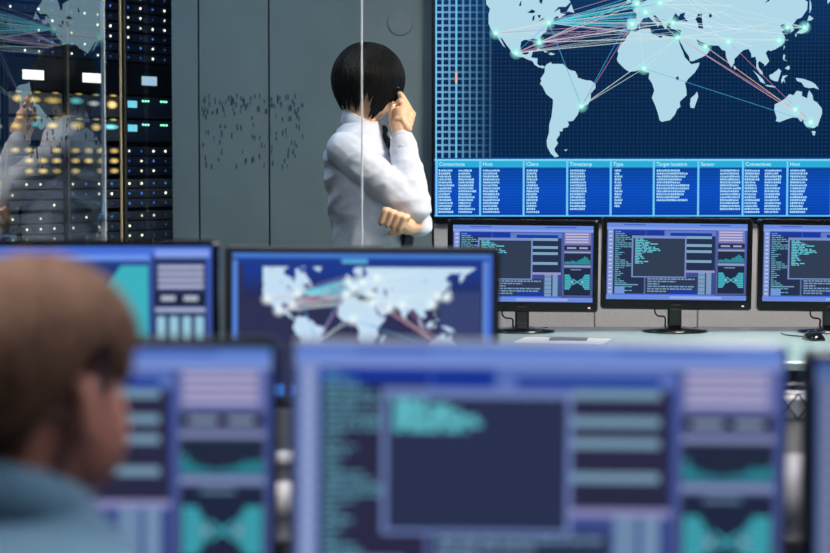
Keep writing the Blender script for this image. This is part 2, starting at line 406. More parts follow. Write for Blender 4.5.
# world outlines, degrees (lon, lat)
LAND = [
 [(-168,66),(-162,70),(-156,71),(-141,70),(-128,70),(-115,68),(-108,68),(-98,68),(-94,72),(-85,70),(-82,67),(-87,64),(-94,61),(-94,58.5),(-88,56.5),(-82,55),(-82,52.5),(-80,51.3),(-79,54),(-77,57),(-78,62),(-73,62),(-70,59),(-65,60),(-61,56),(-56,52.5),(-60,50),(-66,50),(-70,47),(-65,49),(-64.5,46.5),(-60,46),(-65.5,43.5),(-67,45),(-70,43.5),(-70.5,41.7),(-74,40.7),(-75.5,37.5),(-76,35),(-79,33.5),(-81.3,31),(-80,27),(-80.5,25.2),(-82,27.5),(-83,29.5),(-86,30.3),(-89.5,29.5),(-94,29.5),(-97,28),(-97.5,24.5),(-97.5,21.5),(-96,19),(-94,18.2),(-91,18.7),(-90.3,21),(-87,21.4),(-88,18),(-88.7,15.9),(-83.3,15.2),(-83.6,11),(-81.5,9),(-79.5,9.5),(-77.3,8.5),(-78,7.3),(-80,7.5),(-83,8.3),(-85.7,10),(-87.5,13),(-92,14.5),(-95,16),(-99.5,16.7),(-105,19.5),(-105.5,21.5),(-109,25.5),(-112.5,30),(-114.7,31.5),(-113,28.5),(-110,23.5),(-112,25),(-115,29),(-117,32.5),(-120.5,34.5),(-122.5,37.5),(-124,40.5),(-124,46),(-122.8,49),(-128,51.5),(-131,55),(-136,58.5),(-143,60),(-149,60),(-152,59),(-158,56.5),(-163,55),(-158,58.5),(-164,60.5),(-165,63),(-161,64.5),(-167,65)],
 [(-73,78),(-60,82),(-20,81),(-20,74),(-25,70),(-33,68),(-40,65),(-43.5,60),(-48,61),(-53,66),(-54,70),(-60,76)],
 [(-80,73.5),(-68,70),(-62,66.5),(-66,62.5),(-72,64),(-75,68),(-86,71)],
 [(-59,47.7),(-53,46.7),(-55.5,51.5)], [(-24,65.5),(-22,64),(-18,63.4),(-13.7,65),(-16,66.5),(-22,66.4)],
 [(-85,22),(-82.5,23.1),(-77,21),(-74.2,20.2),(-77.5,19.9),(-78.5,21.5)], [(-74.4,18.5),(-72.5,19.9),(-68.5,18.6),(-71.5,17.8)],
 [(-77.3,8.5),(-75.5,10.6),(-72,12.2),(-71.5,10.8),(-68,10.8),(-62,10.7),(-60,8.5),(-57,6),(-52,4.7),(-50,1),(-50,-.5),(-44,-2.5),(-39,-3),(-35.2,-5.5),(-35,-9),(-39,-13.5),(-39,-18),(-41,-22),(-45,-23.5),(-48.5,-26),(-49.5,-29.5),(-53.5,-34),(-57,-34.5),(-58.3,-34),(-57,-36.5),(-58,-38.3),(-62,-39),(-62.3,-41),(-65,-41),(-64.5,-43),(-67.5,-46),(-66,-48),(-69,-51),(-68.5,-52.5),(-65.2,-54.7),(-68.5,-55.3),(-72,-53.5),(-75,-50),(-75.5,-46.5),(-73.5,-41.5),(-73.5,-37),(-71.5,-31),(-70.5,-23),(-70.3,-18.3),(-76,-14),(-79,-8),(-81.2,-5.5),(-80,-3),(-80.8,-1.5),(-78.8,1.5),(-77.3,4)],
 [(-6,35.8),(-2,35.1),(3,36.9),(10,37.3),(11,34),(15,32.4),(19.5,30.4),(20.5,32.6),(24,32),(29,31),(32.3,31.2),(34,27.5),(35.5,24),(37.3,20.5),(39,16),(43,12),(44,10.5),(51.2,11.8),(50.5,9),(47.5,4),(42,-1.5),(39.3,-5),(40.5,-11),(40.6,-15),(35,-20),(35.5,-24),(32.7,-26),(31,-29.8),(27,-33.6),(20,-34.8),(18.3,-33.5),(17,-29),(14.5,-22.5),(11.8,-17),(13.7,-11),(12,-5.5),(9,-1),(9.5,3.5),(6,4.3),(3.5,6.3),(-2,4.8),(-7.5,4.4),(-11,6.8),(-13.3,9),(-16.8,12.5),(-17.4,14.7),(-16.2,19),(-17,21),(-14.5,26),(-10,29.5),(-9.7,31.5),(-7,33.8)],
 [(49.3,-12),(50.4,-15.8),(47,-25),(44,-24.5),(43.5,-21.5),(44.3,-17),(47.5,-14.5)],
 [(-9,37),(-9.4,39),(-8.8,43.3),(-1.8,43.4),(-1.2,46),(-4.6,48.4),(-1.5,49.5),(2,51),(4.5,52.5),(8,53.8),(8.2,57),(10.5,57.6),(10,55),(11,54),(14,54),(18.5,54.8),(21,56),(22,57.5),(24,57.2),(23.5,59.3),(28,59.6),(24,60),(21.5,61),(22,63.3),(25.3,65),(22,65.8),(18,62.5),(17.2,60.8),(18.8,59.8),(16.5,57),(14.2,55.5),(12.8,55.6),(11,59),(8,58.1),(5.5,59),(5,62),(10,64.3),(14.5,68),(20,70),(26,71),(31,70),(40,67.5),(40,66.3),(34,66.6),(38,64),(44,66),(44,68.5),(54,68.5),(60,69),(67,69),(70,73),(80,73.5),(100,76),(113,74),(130,71),(140,72.5),(160,70),(170,69.5),(180,69),(180,65),(178,62.5),(170,60),(163.5,58),(162,55),(157,51.5),(156,57),(160,60.5),(155,59.3),(143,59.3),(135.5,54.7),(140.5,52.5),(140,48.5),(135.5,44),(131.5,43),(129.7,41),(127.5,39.7),(129.4,36),(126.5,34.4),(126.7,37.5),(124.5,39.8),(121.5,39),(121.5,40.9),(118,39),(119,37.3),(122.5,37),(119.3,35),(121.8,31.5),(121.5,28),(119,25.2),(114,22.3),(110,21),(108,21.7),(106,19.5),(109,13),(107,10.5),(105,8.7),(105,10.5),(102.5,12),(101,13.2),(99.7,11.5),(100.3,8),(103.5,4),(104,1.4),(101.5,2.8),(98.3,8),(98.5,13),(97.5,16.5),(94.3,16),(94,19),(91.5,22.7),(87,21.4),(82.3,16.8),(80.2,15),(80,11.5),(77.5,8),(75,12),(73,17),(72.7,21),(69.5,22),(67,25),(61.5,25.2),(57.5,25.7),(56,27),(51.5,27.9),(48.5,30),(50,26.5),(51.5,25.5),(54,24.2),(56.3,26),(56.8,24),(59.8,22.4),(57.8,19),(55,17),(52,15.6),(45,12.8),(43,13.3),(42.5,16.5),(39,21.3),(35,28),(34.3,31.3),(36,35.7),(34,36.3),(30.5,36.5),(27.3,37),(26.5,39.5),(29,41.1),(35,42),(41.5,41.5),(38,44.5),(39,47),(35,46.2),(33.5,44.5),(31,46.6),(28.7,44),(28,41.8),(26,40.7),(23.8,40),(24,38),(22.5,36.5),(21,38.5),(19.3,41.5),(13.8,45.5),(12.3,44.8),(14,42.5),(18.3,40),(16,38),(15.6,40),(12,42),(8.8,44.4),(4,43.5),(3.2,42),(-.3,39.5),(-2,36.8),(-5.5,36.1)],
 [(-5.5,50.1),(1.3,51.2),(1.5,52.8),(-.3,54),(-2,56),(-2,57.6),(-3.2,58.6),(-6,57),(-3.3,54.8),(-4.5,52.7)], [(-10,52),(-6.3,52.3),(-6,54.5),(-8.3,55.2)],
 [(131,34),(135.5,33.6),(139,34.8),(140.8,36),(141.8,39.5),(140.5,41.3),(139.5,38.5),(136.8,37.2),(133,35.5)], [(140.2,42),(143.2,42.2),(145.3,43.4),(141.8,45.4)], [(130,33.5),(131.8,33.2),(130.8,31.2)], [(142,54),(143.3,52),(143.6,49),(142,46.2)],
 [(121,25),(122,24.5),(120.8,22)], [(120.3,16),(121,18.5),(122.2,17.8),(121.6,14.5),(124,12.8),(120.8,14)], [(122,7),(123.5,8.5),(125.5,9.7),(126.3,7),(125,5.8)], [(80,9.7),(81.7,7.5),(80.5,6),(79.8,7.5)],
 [(95.3,5.6),(100,2),(104,-2),(106,-5.8),(102,-4),(98.7,1.7)], [(105.3,-6.7),(108.5,-6.7),(114.4,-7.7),(114,-8.7),(108,-7.8)],
 [(109,1.5),(111.5,2.5),(115,5),(117,7),(119,5),(117.8,1),(116.3,-3.8),(113,-3.2),(110,-1.5)], [(119,-3),(119.7,-5.5),(120.7,-3),(122.5,-4.8),(121.5,-1),(125,1.5),(120.3,1)],
 [(131,-.8),(134,-1),(138,-1.7),(144.5,-4),(147.5,-6),(150.8,-10.4),(146,-8.7),(142.5,-9.2),(138.5,-8.2),(136,-4.5),(132.5,-3.5)],
 [(114,-22),(113.5,-26),(115.7,-32),(115,-34.2),(118,-35),(124,-33),(129,-31.7),(133,-32),(136,-34.8),(138,-33),(138.2,-35.5),(140.5,-38),(144,-38.5),(146.4,-39),(150,-37.3),(151.5,-33.5),(153.5,-28.5),(153,-25),(149,-20.5),(146,-19),(145.3,-15),(142.5,-10.8),(141.5,-13.5),(140.8,-17.3),(136.5,-15.5),(136.5,-12),(132,-11.3),(129.5,-15),(126,-14),(122,-18),(117,-20.7)],
 [(144.8,-40.8),(148.2,-40.9),(147.5,-43.5),(146,-43.4)], [(172.7,-40.6),(174.3,-41.7),(171,-44.5),(168.5,-46.6),(166.6,-46)], [(173,-34.6),(175.5,-36.5),(178.4,-37.8),(176,-41.3),(174.9,-41.2),(173.8,-39.3)],
 [(-61,-51.5),(-58,-51.3),(-59.5,-52.2)],
]
LAKES = [[(-92,46.8),(-88,48.7),(-85,47.5),(-87,46.5)], [(-87.8,42),(-86.3,42.3),(-85.5,45.5),(-87.5,44.5)], [(-83.5,45.5),(-80.5,45.5),(-82,43.2)], [(-83,41.7),(-79,42.6),(-76.5,43.6),(-79.5,43.5)],
         [(50,46.5),(53,46),(53,42),(54,37),(50,37.5),(49.5,40.5),(47.5,43)], [(58.5,46.2),(61,46.5),(61,44.2),(59,44)], [(31.8,.3),(34,.3),(34,-2.5),(32,-2.5)], [(105,52),(109.5,55),(108.5,53)], [(-116,61.5),(-111,62.5),(-110,61.8)], [(-99,50.5),(-97,53.5),(-97,50.5)]]
HUBS = {'ny': (-74, 40.7), 'la': (-118, 34), 'mex': (-101, 19.5), 'mia': (-82, 27.5), 'sp': (-46.6, -23.5), 'lon': (-1, 51.5), 'mad': (-5, 40), 'par': (6, 47), 'ber': (18, 52), 'ist': (29, 41), 'cai': (33, 31), 'dub': (56, 24.5),
        'bom': (75, 28), 'sha': (117, 29), 'tok': (138, 38), 'seo': (124, 38), 'lag': (5, 7), 'mos': (38, 56), 'per': (131, -26), 'ade': (144, -35)}
LINKS = ([('ny', 'lon', c) for c in 'c'] + [('ny', h, c) for h, c in (('mad', 'c'), ('par', 'c'), ('ber', 'c'), ('ist', 'w'), ('cai', 'w'), ('mos', 'c'), ('sp', 'b'))] +
         [('la', h, c) for h, c in (('ny', 'w'), ('lon', 'w'), ('mia', 'w'), ('mad', 'm'))] + [('mex', h, c) for h, c in (('mad', 'm'), ('cai', 'w'), ('ny', 'b'), ('lon', 'm'), ('mia', 'p'))] +
         [('mia', h, c) for h, c in (('cai', 'w'), ('lon', 'p'), ('mad', 'm'), ('ist', 'w'))] + [('sp', h, c) for h, c in (('mad', 'm'), ('cai', 'w'), ('lon', 'b'), ('lag', 'w'), ('ny', 'b'))] +
         [('cai', h, c) for h, c in (('ade', 'p'), ('sha', 'w'), ('per', 'm'), ('lag', 'w'), ('tok', 'w'), ('bom', 'w'))] + [('dub', 'ade', 'o'), ('lag', 'ade', 'b'), ('bom', 'ade', 'm'), ('sha', 'bom', 'w'), ('tok', 'seo', 'w'), ('tok', 'ber', 'w'), ('seo', 'ist', 'w'), ('mos', 'tok', 'w'), ('lag', 'lon', 'w'), ('mad', 'ist', 'w'), ('par', 'dub', 'w'), ('mos', 'sha', 'w'), ('lon', 'cai', 'w')])
LC = {'c': (70, 205, 222), 'w': (205, 226, 228), 'm': (196, 130, 180), 'b': (72, 170, 226), 'p': (226, 190, 200), 'o': (236, 206, 170)}
def merc(lat): return math.degrees(math.log(math.tan(math.pi / 4 + R(lat) / 2)))
def draw_map(ui, u0, v0, du, dv, vmin, land=(190, 224, 238), sea=(14, 40, 78), wd=.0026, hub=.011, glow=(150, 250, 240), fan=True, lonmin=-180):
    """u0, v0: place of lon 0 lat 0; du, dv: size of a degree"""
    def q(lo, la): return (u0 + max(lo, lonmin) * du, max(vmin, v0 - merc(la) * dv))
    for pg in LAND: ui.poly([q(*p) for p in pg][::-1], land, 2)
    for pg in LAKES: ui.poly([q(*p) for p in pg][::-1], sea, 3)
    if fan:
        ny = HUBS['ny']
        for k in range(9):
            ui.line(q(*ny), q(-9 + k * 1.5, 38 + k * 2.3), wd, LC['cccbw'[k % 5]], 4)
    rr_ = random.Random(11)
    for a, n_, cs_ in (('ny', 16, 'ccbcw'), ('mia', 7, 'wmpwm'), ('mex', 5, 'mwpm'), ('la', 5, 'wwp')):
        for k in range(n_ if fan else 0):
            ui.line(q(*HUBS[a]), q(rr_.uniform(-9, 40), rr_.uniform(30, 58)), wd * .7, (*LC[rr_.choice(cs_)], .55), 3.6 + k * .02)
    for k in range(14 if fan else 0):
        ui.line(q(*HUBS[rr_.choice(['mos', 'ist', 'lon', 'cai', 'ber'])]), q(rr_.uniform(60, 138), rr_.uniform(24, 62)), wd * .7, (235, 248, 250, .7), 3.7 + k * .02)
    for i, (a, b, c) in enumerate(LINKS):
        ui.line(q(*HUBS[a]), q(*HUBS[b]), wd * random.uniform(.7, 1.1), (*LC[c], .85), 4 + (i % 3) * .3)
    for k, h in HUBS.items(): 
        ui.disc(*q(*h), hub * 2.6, (*glow, .95), (*glow, 0.0), 5.2)
        ui.disc(*q(*h), hub * 1.0, (255, 255, 250, 1.0), (220, 255, 250, .15), 5.5)

# ---------------------------------------------------------------- video wall
DT = YB - .07
TX0, TX1 = PX(434.5, DT), PX(905, DT)
TZ0 = PZ(216.5, DT)
TW = TX1 - TX0; TH = TW * 9 / 16
tv = thing('wall_display', 'huge wall screen showing a world map with connection lines above a data table', 'display', ((TX0 + TX1) / 2, DT, TZ0 + TH / 2))
bz = .012
b = MB()
outer, inner = rrect(TW + 2 * bz, TH + 2 * bz, .006), rrect(TW, TH, .001)
b.loft([[(x, .045, z) for x, z in outer], [(x, -.008, z) for x, z in outer], [(x, -.008, z) for x, z in inner], [(x, .004, z) for x, z in inner]], smooth=False, cap=False)
b.build('bezel', M_bezel, tv)
b = MB(); b.box((0, .025, 0), (TW, .04, TH)); b.box((0, .05, 0), (.6, .02, .4)); b.build('back_shell', M_bezel2, tv)
ui = UI(TW, TH)
pxw, pxh = 470.5, 470.5 * 9 / 16           # display in photo pixels
TOP = 216.5 - pxh
def U(px): return (px - 434.5) / pxw
def V(py): return (py - TOP) / pxh
ui.vgrad(0, 0, 1, V(60), (16, 62, 118), (10, 34, 68), 0)
ui.vgrad(0, V(60), 1, V(157), (10, 34, 68), (8, 34, 72), 0)
ui.vgrad(0, V(157), 1, V(190), (10, 60, 130), (12, 74, 190), 0); ui.vgrad(0, V(190), 1, 1, (12, 74, 190), (8, 62, 170), 0)
sc_ = ui.build('screen', UIB, tv)
ui = UI(TW, TH)
x = 437.0
while x < 905:
    ui.rect(U(x), 0, U(x + .55), V(158), (20, 62, 100), 1); x += 4.0
y = TOP + 2
while y < 158:
    ui.rect(0, V(y), 1, V(y + .55), (20, 62, 100), 1.1); y += 4.0
for i in range(8):                        # bright lattice block
    x = 441.5 + i * 6.8; k = (1 - i / 8.5) ** 1.2
    ui.rect(U(x), 0, U(x + 2.0), V(158), (120, 186, 230, .72 * k + .05), 1.2)
y = TOP + 1
while y < 157:
    ui.hgrad(U(436.5), V(y), U(492), V(y + 2.0), (130, 192, 234, .78), (70, 140, 190, .04), 1.3); y += 6.6
ui.rect(U(455.2), 0, U(457.0), V(158), (110, 200, 240, .9), 1.4)
ui.rect(U(435.3), 0, U(436.8), 1, (120, 205, 246), 1.5)
ui.rect(U(455), V(73), U(457.2), V(84), (236, 186, 160), 1.6)
draw_map(ui, U(637), V(77.5), 1.2 / pxw, 1.2 / pxh, 0.004, land=(176, 216, 232), lonmin=-126)
# table
ui.rect(U(434.5), V(159), 1, V(161), (120, 214, 250), 2)
ui.rect(U(434.5), V(215), 1, 1, (90, 190, 250), 2)
ui.rect(U(436), V(161), 1, V(167.5), (44, 172, 216), 2)
cols = [436.5, 480, 523.5, 567, 610.5, 653.5, 698, 742.5, 787, 831, 874, 904]
for i, cx in enumerate(cols):
    ui.rect(U(cx - .9), V(160), U(cx + 1.1), V(216), (112, 204, 246), 2.2)
    if i == len(cols) - 1: break
    x = cx + 2
    y = 168.5
    while y < 214:
        ui.rect(U(cx), V(y), U(cols[i + 1]), V(y + .4), (22, 96, 186), 1.2); y += 2.7
    spec = {0: [(2, 17, 15), (22, 38, 15)], 1: [(3, 20, 15)], 2: [(3, 15, 15)], 3: [(3, 18, 14)], 4: [(4, 11, 13)], 5: [(3, 34, 11)], 6: [(22, 41, 14)], 7: [(2, 17, 15), (22, 38, 15)], 8: [(3, 20, 15)], 9: [(3, 15, 15)], 10: [(3, 15, 15)]}[i]
    for a, e, n in spec:
        for r_ in range(n):
            yy = 169.6 + r_ * 2.95
            u = cx + a; end = cx + a + (e - a) * (random.uniform(.72, 1.02) if i not in (3, 6) else 1)
            while u < end:
                wd = random.choice((.9, 1.2, 1.6))
                ui.rect(U(u), V(yy + random.choice((0, 0, .3))), U(u + wd), V(yy + 2.0), (168, 226, 250), 2.4)
                u += wd + .5
ui.build('screen_picture', UIM, sc_)['kind'] = 'stuff'
for cx, word in zip(cols, ('Connections', 'Host', 'Client', 'Timestamp', 'Type', 'Target location', 'Sensor', 'Connections', 'Host', 'Client', 'Type')):
    cu = bpy.data.curves.new('t', 'FONT'); cu.body = word; cu.size = .0215; cu.resolution_u = 2
    o = bpy.data.objects.new('t', cu); COL.objects.link(o)
    me = bpy.data.meshes.new_from_object(o.evaluated_get(bpy.context.evaluated_depsgraph_get()))
    tb = MB()
    px_, pz_ = (U(cx + 2.5) - .5) * TW, (.5 - V(165.9)) * TH
    tb.add([(v.co.x * .92 + px_, -.0020, v.co.y + pz_) for v in me.vertices], [list(p.vertices) for p in me.polygons])
    bpy.data.objects.remove(o)
    tb.build('table_heading', emat('heading_white', (214, 244, 255), 1.0, 'NONE'), sc_)

# ---------------------------------------------------------------- monitors
def ui_code(ui, variant=0, dim=1.0):
    """operator desktop with code windows; numbers are pixels of a 728 x 402 sketch"""
    def c(*k): return tuple(int(a * dim) for a in k)
    def r(x0, y0, x1, y1, col, l=1): ui.rect(x0 / 728, y0 / 402, x1 / 728, y1 / 402, col, l)
    LAV, BLU, DK, DK2, CY, PALE = c(128, 150, 206), c(26, 58, 160), c(38, 50, 80), c(46, 58, 86), c(104, 200, 214), c(122, 154, 190)
    if variant: DK = c(46, 46, 76)
    r(0, 0, 728, 22, c(104, 140, 224), 1); r(0, 22, 728, 34, c(138, 160, 226), 1)
    r(90, 6, 200, 12, c(70, 100, 190), 1.2); r(480, 6, 640, 12, c(70, 100, 190), 1.2)
    r(6, 34, 34, 380, LAV, 1)
    for k in range(16): r(12, 44 + k * 21, 28, 52 + k * 21, c(186, 196, 236), 1.2)
    r(38, 38, 200, 372, DK, 1); r(38, 38, 200, 60, BLU, 1.2); r(205, 38, 296, 66, BLU, 1); r(300, 38, 566, 66, c(96, 122, 196), 1); r(330, 50, 545, 66, BLU, 1.2)
    ui.text(44 / 728, 44 / 402, 140 / 728, 32, 10 / 402, 4.2 / 402, c(110, 178, 200), 2, shape=[.3, .5, .62, .8, .95, .5, .95, 1, .9, .3, .16, .5, .35, .2, .25, .6, .75, .9, 1, .5, .2, .3, .45, .35, .12])
    r(44, 336, 96, 372, c(112, 150, 214), 2.4); r(44, 322, 165, 328, PALE, 2)
    r(408, 66, 562, 250, DK, 1)
    for yy in (66, 108, 140, 192): r(410, yy, 545, yy + 14, c(130, 166, 192), 2)
    r(404, 246, 562, 258, c(150, 150, 200), 2)
    r(200, 282, 472, 372, DK2, 1); r(196, 282, 204, 372, c(88, 104, 160), 1.4)
    ui.text(214 / 728, 290 / 402, 460 / 728, 6, 13 / 402, 7 / 402, PALE, 2, shape=[1, .6, .25, 1, .95, .4])
    r(330, 345, 470, 372, c(32, 60, 150), 1.6)
    r(478, 258, 512, 372, PALE, 2); r(520, 258, 546, 372, PALE, 2)
    for k in range(5): r(478, 268 + k * 22, 512, 272 + k * 22, c(90, 120, 160), 2.2)
    r(130, 66, 414, 286, c(120, 142, 200), 2.6)
    r(138, 80, 406, 280, c(50, 62, 84) if not variant else c(46, 54, 86), 3)
    ui.text(148 / 728, 82 / 402, 286 / 728, 16 if variant == 0 else 6, 8.4 / 402, (5.4 if variant == 0 else 7.8) / 402, CY, 3.2, ch=.02,
            shape=[.3, .45, .6, .85, .5, .75, .9, .95, .7, .3, .25, .3, .35, .15, .5, .3] if variant == 0 else [.35, .6, .75, .9, .95, .8])
    # side pane
    r(570, 34, 722, 372, c(86, 98, 150), 1)
    r(578, 34, 716, 98, c(120, 128, 190), 1.2)
    for k in range(4): r(584, 40 + k * 14, 704, 47 + k * 14, c(196, 186, 216), 2)
    r(578, 104, 716, 128, c(46, 44, 78), 2); r(592, 112, 640, 121, c(150, 170, 196), 2.2); r(656, 112, 700, 121, c(150, 170, 196), 2.2)
    r(578, 136, 716, 142, c(160, 168, 206), 2)
    r(578, 146, 716, 204, c(38, 46, 70), 2)
    hs = [.3, .35, .3, .45, .4, .3, .5, .6, .75, .95, .8, .5] if variant == 0 else [.7, .4, .25, .2, .16, .12, .2, .2, .3, .45, .4, .5]
    for k, h in enumerate(hs): r(580 + k * 11.2, 202 - h * 44, 590.5 + k * 11.2, 202, c(46, 140, 156), 2.3)
    r(578, 208, 716, 218, c(140, 156, 200), 2)
    r(578, 222, 716, 366, c(34, 44, 70), 2); r(612, 228, 668, 233, c(120, 150, 180), 2.3)
    for k in range(9):
        f = .55 + .45 * math.sin((k + .5) / 9 * math.pi)
        r(582, 256 + k * 9, 582 + 40 * f, 263 + k * 9, c(70, 184, 200), 2.4); r(712 - 44 * f, 256 + k * 9, 712, 263 + k * 9, c(70, 184, 200), 2.4)
    for a, bb in (((625, 280), (670, 310)), ((625, 310), (670, 280))): ui.line((a[0] / 728, a[1] / 402), (bb[0] / 728, bb[1] / 402), .004, c(70, 180, 196), 2.6)
    for k in range(2): ui.disc((620 + k * 54) / 728, 295 / 402, .008, c(150, 200, 210), c(60, 120, 150), 2.7)
    r(0, 378, 728, 402, c(108, 140, 222), 1); r(330, 384, 600, 396, c(150, 170, 232), 1.2)
    r(38, 372, 566, 378, c(70, 110, 214), 1.1)

def ui_map(ui):
    r = ui.rect
    r(0, 0, 1, .035, (70, 120, 200), 1); r(.02, .035, .98, .075, (30, 62, 150), 1.2); r(.42, .04, .52, .07, (90, 170, 214), 1.4)
    ui.vgrad(.04, .085, .96, .3, (28, 60, 150), (40, 46, 82), 1)
    r(0, .05, .02, 1, (84, 130, 214), 1.3); r(.962, .05, .985, 1, (92, 130, 206), 1.3); r(.985, 0, 1, 1, (60, 100, 200), 1.3)
    for k in range(8): r(.80 + k * .02, .25, .806 + k * .02, .97, (66, 84, 140), 1.1)
    for k in range(26): r(.80, .28 + k * .027, .955, .286 + k * .027, (66, 84, 140), 1.15)
    draw_map(ui, .452, .49, .0027, .0027 * 16 / 9, .095, wd=.0016, hub=.006, glow=(235, 248, 255), sea=(60, 80, 130), land=(196, 222, 244), lonmin=-124)
    for k in range(5):
        r(.03 + k * .19, .90, .2 + k * .19, .98, (60, 120, 214), 3)
        ui.text(.04 + k * .19, .91, .15 + k * .19, 4, .016, .01, (190, 220, 250), 3.4)

def ui_tree(ui):
    r = ui.rect
    r(0, 0, 1, .05, (70, 110, 214), 1); r(.02, .05, .78, .085, (110, 150, 232), 1.2); r(.80, .02, .99, .07, (130, 160, 234), 1.3)
    r(.02, .10, .78, .96, (38, 62, 120), 1)
    ui.poly([(.58, .34), (.64, .22), (.68, .12), (.775, .12), (.775, .8), (.66, .8), (.62, .52), (.57, .40)][::-1], (62, 176, 190), 2)
    for k in range(14): ui.line((.40, .2 + k * .045), (.60, .32 + k * .01), .0022, (110, 190, 214), 2.3)
    ui.text(.05, .16, .36, 18, .04, .02, (120, 176, 210), 2)
    r(.79, .07, .98, .96, (40, 56, 100), 1.2)
    for k in range(4): r(.81, .12 + k * .04, .97, .142 + k * .04, (186, 190, 220), 2)
    r(.80, .29, .975, .37, (30, 36, 62), 2); r(.82, .31, .87, .34, (180, 190, 206), 2.2); r(.90, .31, .95, .34, (180, 190, 206), 2.2)
    r(.80, .385, .975, .41, (170, 180, 214), 2)
    for k in range(4): r(.805 + k * .045, .44, .835 + k * .045, .60, (150, 196, 216), 2)
    r(.80, .63, .975, .66, (170, 180, 214), 2); r(.80, .68, .975, .94, (32, 40, 66), 2)

PIC = {}
def monitor(label, px_l, px_r, py_top, d, kind, yaw=0.0, roll=0.0, style=0, desk_z=.753, cable=True, group=None, dim=1.0, sw=.531, asp=.5625):
    """screen columns px_l..px_r, outer top row py_top, at depth d"""
    x0, x1 = PX(px_l, d), PX(px_r, d)
    w = sw; h = w * asp
    side, topb, botb = ((.019, .021, .036) if style == 3 else (.007, .012, .030) if style == 4 else (.012, .012, .030) if style == 0 else (.015, .014, .020) if style == 1 else (.006, .004, .020))
    ztop = PZ(py_top, d)
    zc = ztop - topb - h / 2
    cx = (x0 + x1) / 2
    t = thing('computer_monitor', label, 'monitor', (cx, d, desk_z), R(yaw), group)
    z0 = zc - desk_z
    mm = (M_bezel, M_bezel2, M_metal, M_bezel, M_bezel)[style]
    piv = Matrix.Translation((0, 0, z0)) @ Matrix.Rotation(R(roll), 4, 'Y')
    W, H = w + 2 * side, h + topb + botb; oz = (topb - botb) / 2
    b = MB(); b.M = piv
    o_ = [(x, z + oz) for x, z in rrect(W, H, .012)]; i_ = rrect(w, h, .001)
    o2 = [(x * .985, (z - oz) * .975 + oz) for x, z in o_]
    b.loft([[(x, .022, z) for x, z in o_], [(x, -.004, z) for x, z in o_], [(x, -.007, z) for x, z in o2], [(x, -.007, z) for x, z in i_], [(x, .002, z) for x, z in i_]], smooth=False, cap=False)
    b.build('bezel', mm, t)
    b = MB(); b.M = piv
    rr = lambda k, y: [(x * k, y, (z - oz) * k + oz) for x, z in o_]
    b.loft([rr(.99, .020), rr(.97, .032), rr(.55, .052), rr(.5, .056)], smooth=False)
    b.build('back_shell', M_bezel2, t)
    key = (kind, dim, w, asp)
    if key not in PIC:
        u1 = UI(w, h); u1.vgrad(0, 0, 1, 1, tuple(int(a * dim) for a in (62, 92, 186)), tuple(int(a * dim) for a in (62, 74, 122)), 0)
        if kind == 'map': u1.c[0] = [(48, 50, 84)] * 4
        s1 = u1.build('screen', UIB, None)
        u2 = UI(w, h)
        {'code': lambda: ui_code(u2, 0, dim), 'code2': lambda: ui_code(u2, 1, dim), 'map': lambda: ui_map(u2), 'tree': lambda: ui_tree(u2)}[kind]()
        s2 = u2.build('screen_picture', UIM, s1); s2['kind'] = 'stuff'
        PIC[key] = (s1.data, s2.data)
    else:
        s1 = link('screen', PIC[key][0]); s2 = link('screen_picture', PIC[key][1], s1); s2['kind'] = 'stuff'
    s1.parent = t; s1.matrix_local = piv
    b = MB(); b.M = piv
    b.box((w / 2 - .012, -.0075, -h / 2 - botb * .55), (.008, .002, .005))
    b.build('power_light', emat('power_pink', (255, 190, 205), 1.6, 'NONE'), t)
    b = MB(); b.M = piv
    b.box((0, -.0075, -h / 2 - botb * .5), (.034, .001, .004), bev=.0004)
    b.build('maker_badge', mat('badge_grey', (70, 74, 80), .3, .8), t)
    nh = z0 - H / 2 + oz
    b = MB()
    b.box((0, .05, (nh + .06) / 2 + .004), (.05, .03, nh + .06), bev=.006); b.box((0, .05, nh + .10), (.09, .02, .09), bev=.004)
    b.build('neck', mm, t)
    b = MB()
    b.lathe([(.118, 0), (.12, .004), (.116, .010), (.06, .016), (.03, .022), (.004, .024)], (0, .03, 0), 36, sx=1, sy=.78)
    b.build('base', mm, t)
    if cable:
        b = MB()
        pts = [(-.07, .03, nh + .015), (-.072, .035, nh - .01), (-.06, .045, nh - .025), (-.035, .05, nh - .03), (-.032, .06, .02), (-.03, .09, .006), (.03, .13, .005), (.10, .16, .005)]
        b.tube(smooth_path([Vector(p) for p in pts], 5), .0032, 8)
        b.build('cable', M_bezel, t)
    return t

def smooth_path(pts, k=5):
    out = []
    for i in range(len(pts) - 1):
        p0, p1, p2, p3 = pts[max(i - 1, 0)], pts[i], pts[i + 1], pts[min(i + 2, len(pts) - 1)]
        for j in range(k):
            t = j / k
            out.append(.5 * ((2 * p1) + (p2 - p0) * t + (2 * p0 - 5 * p1 + 4 * p2 - p3) * t * t + (3 * p1 - p0 - 3 * p2 + p3) * t ** 3))
    out.append(pts[-1])
    return out

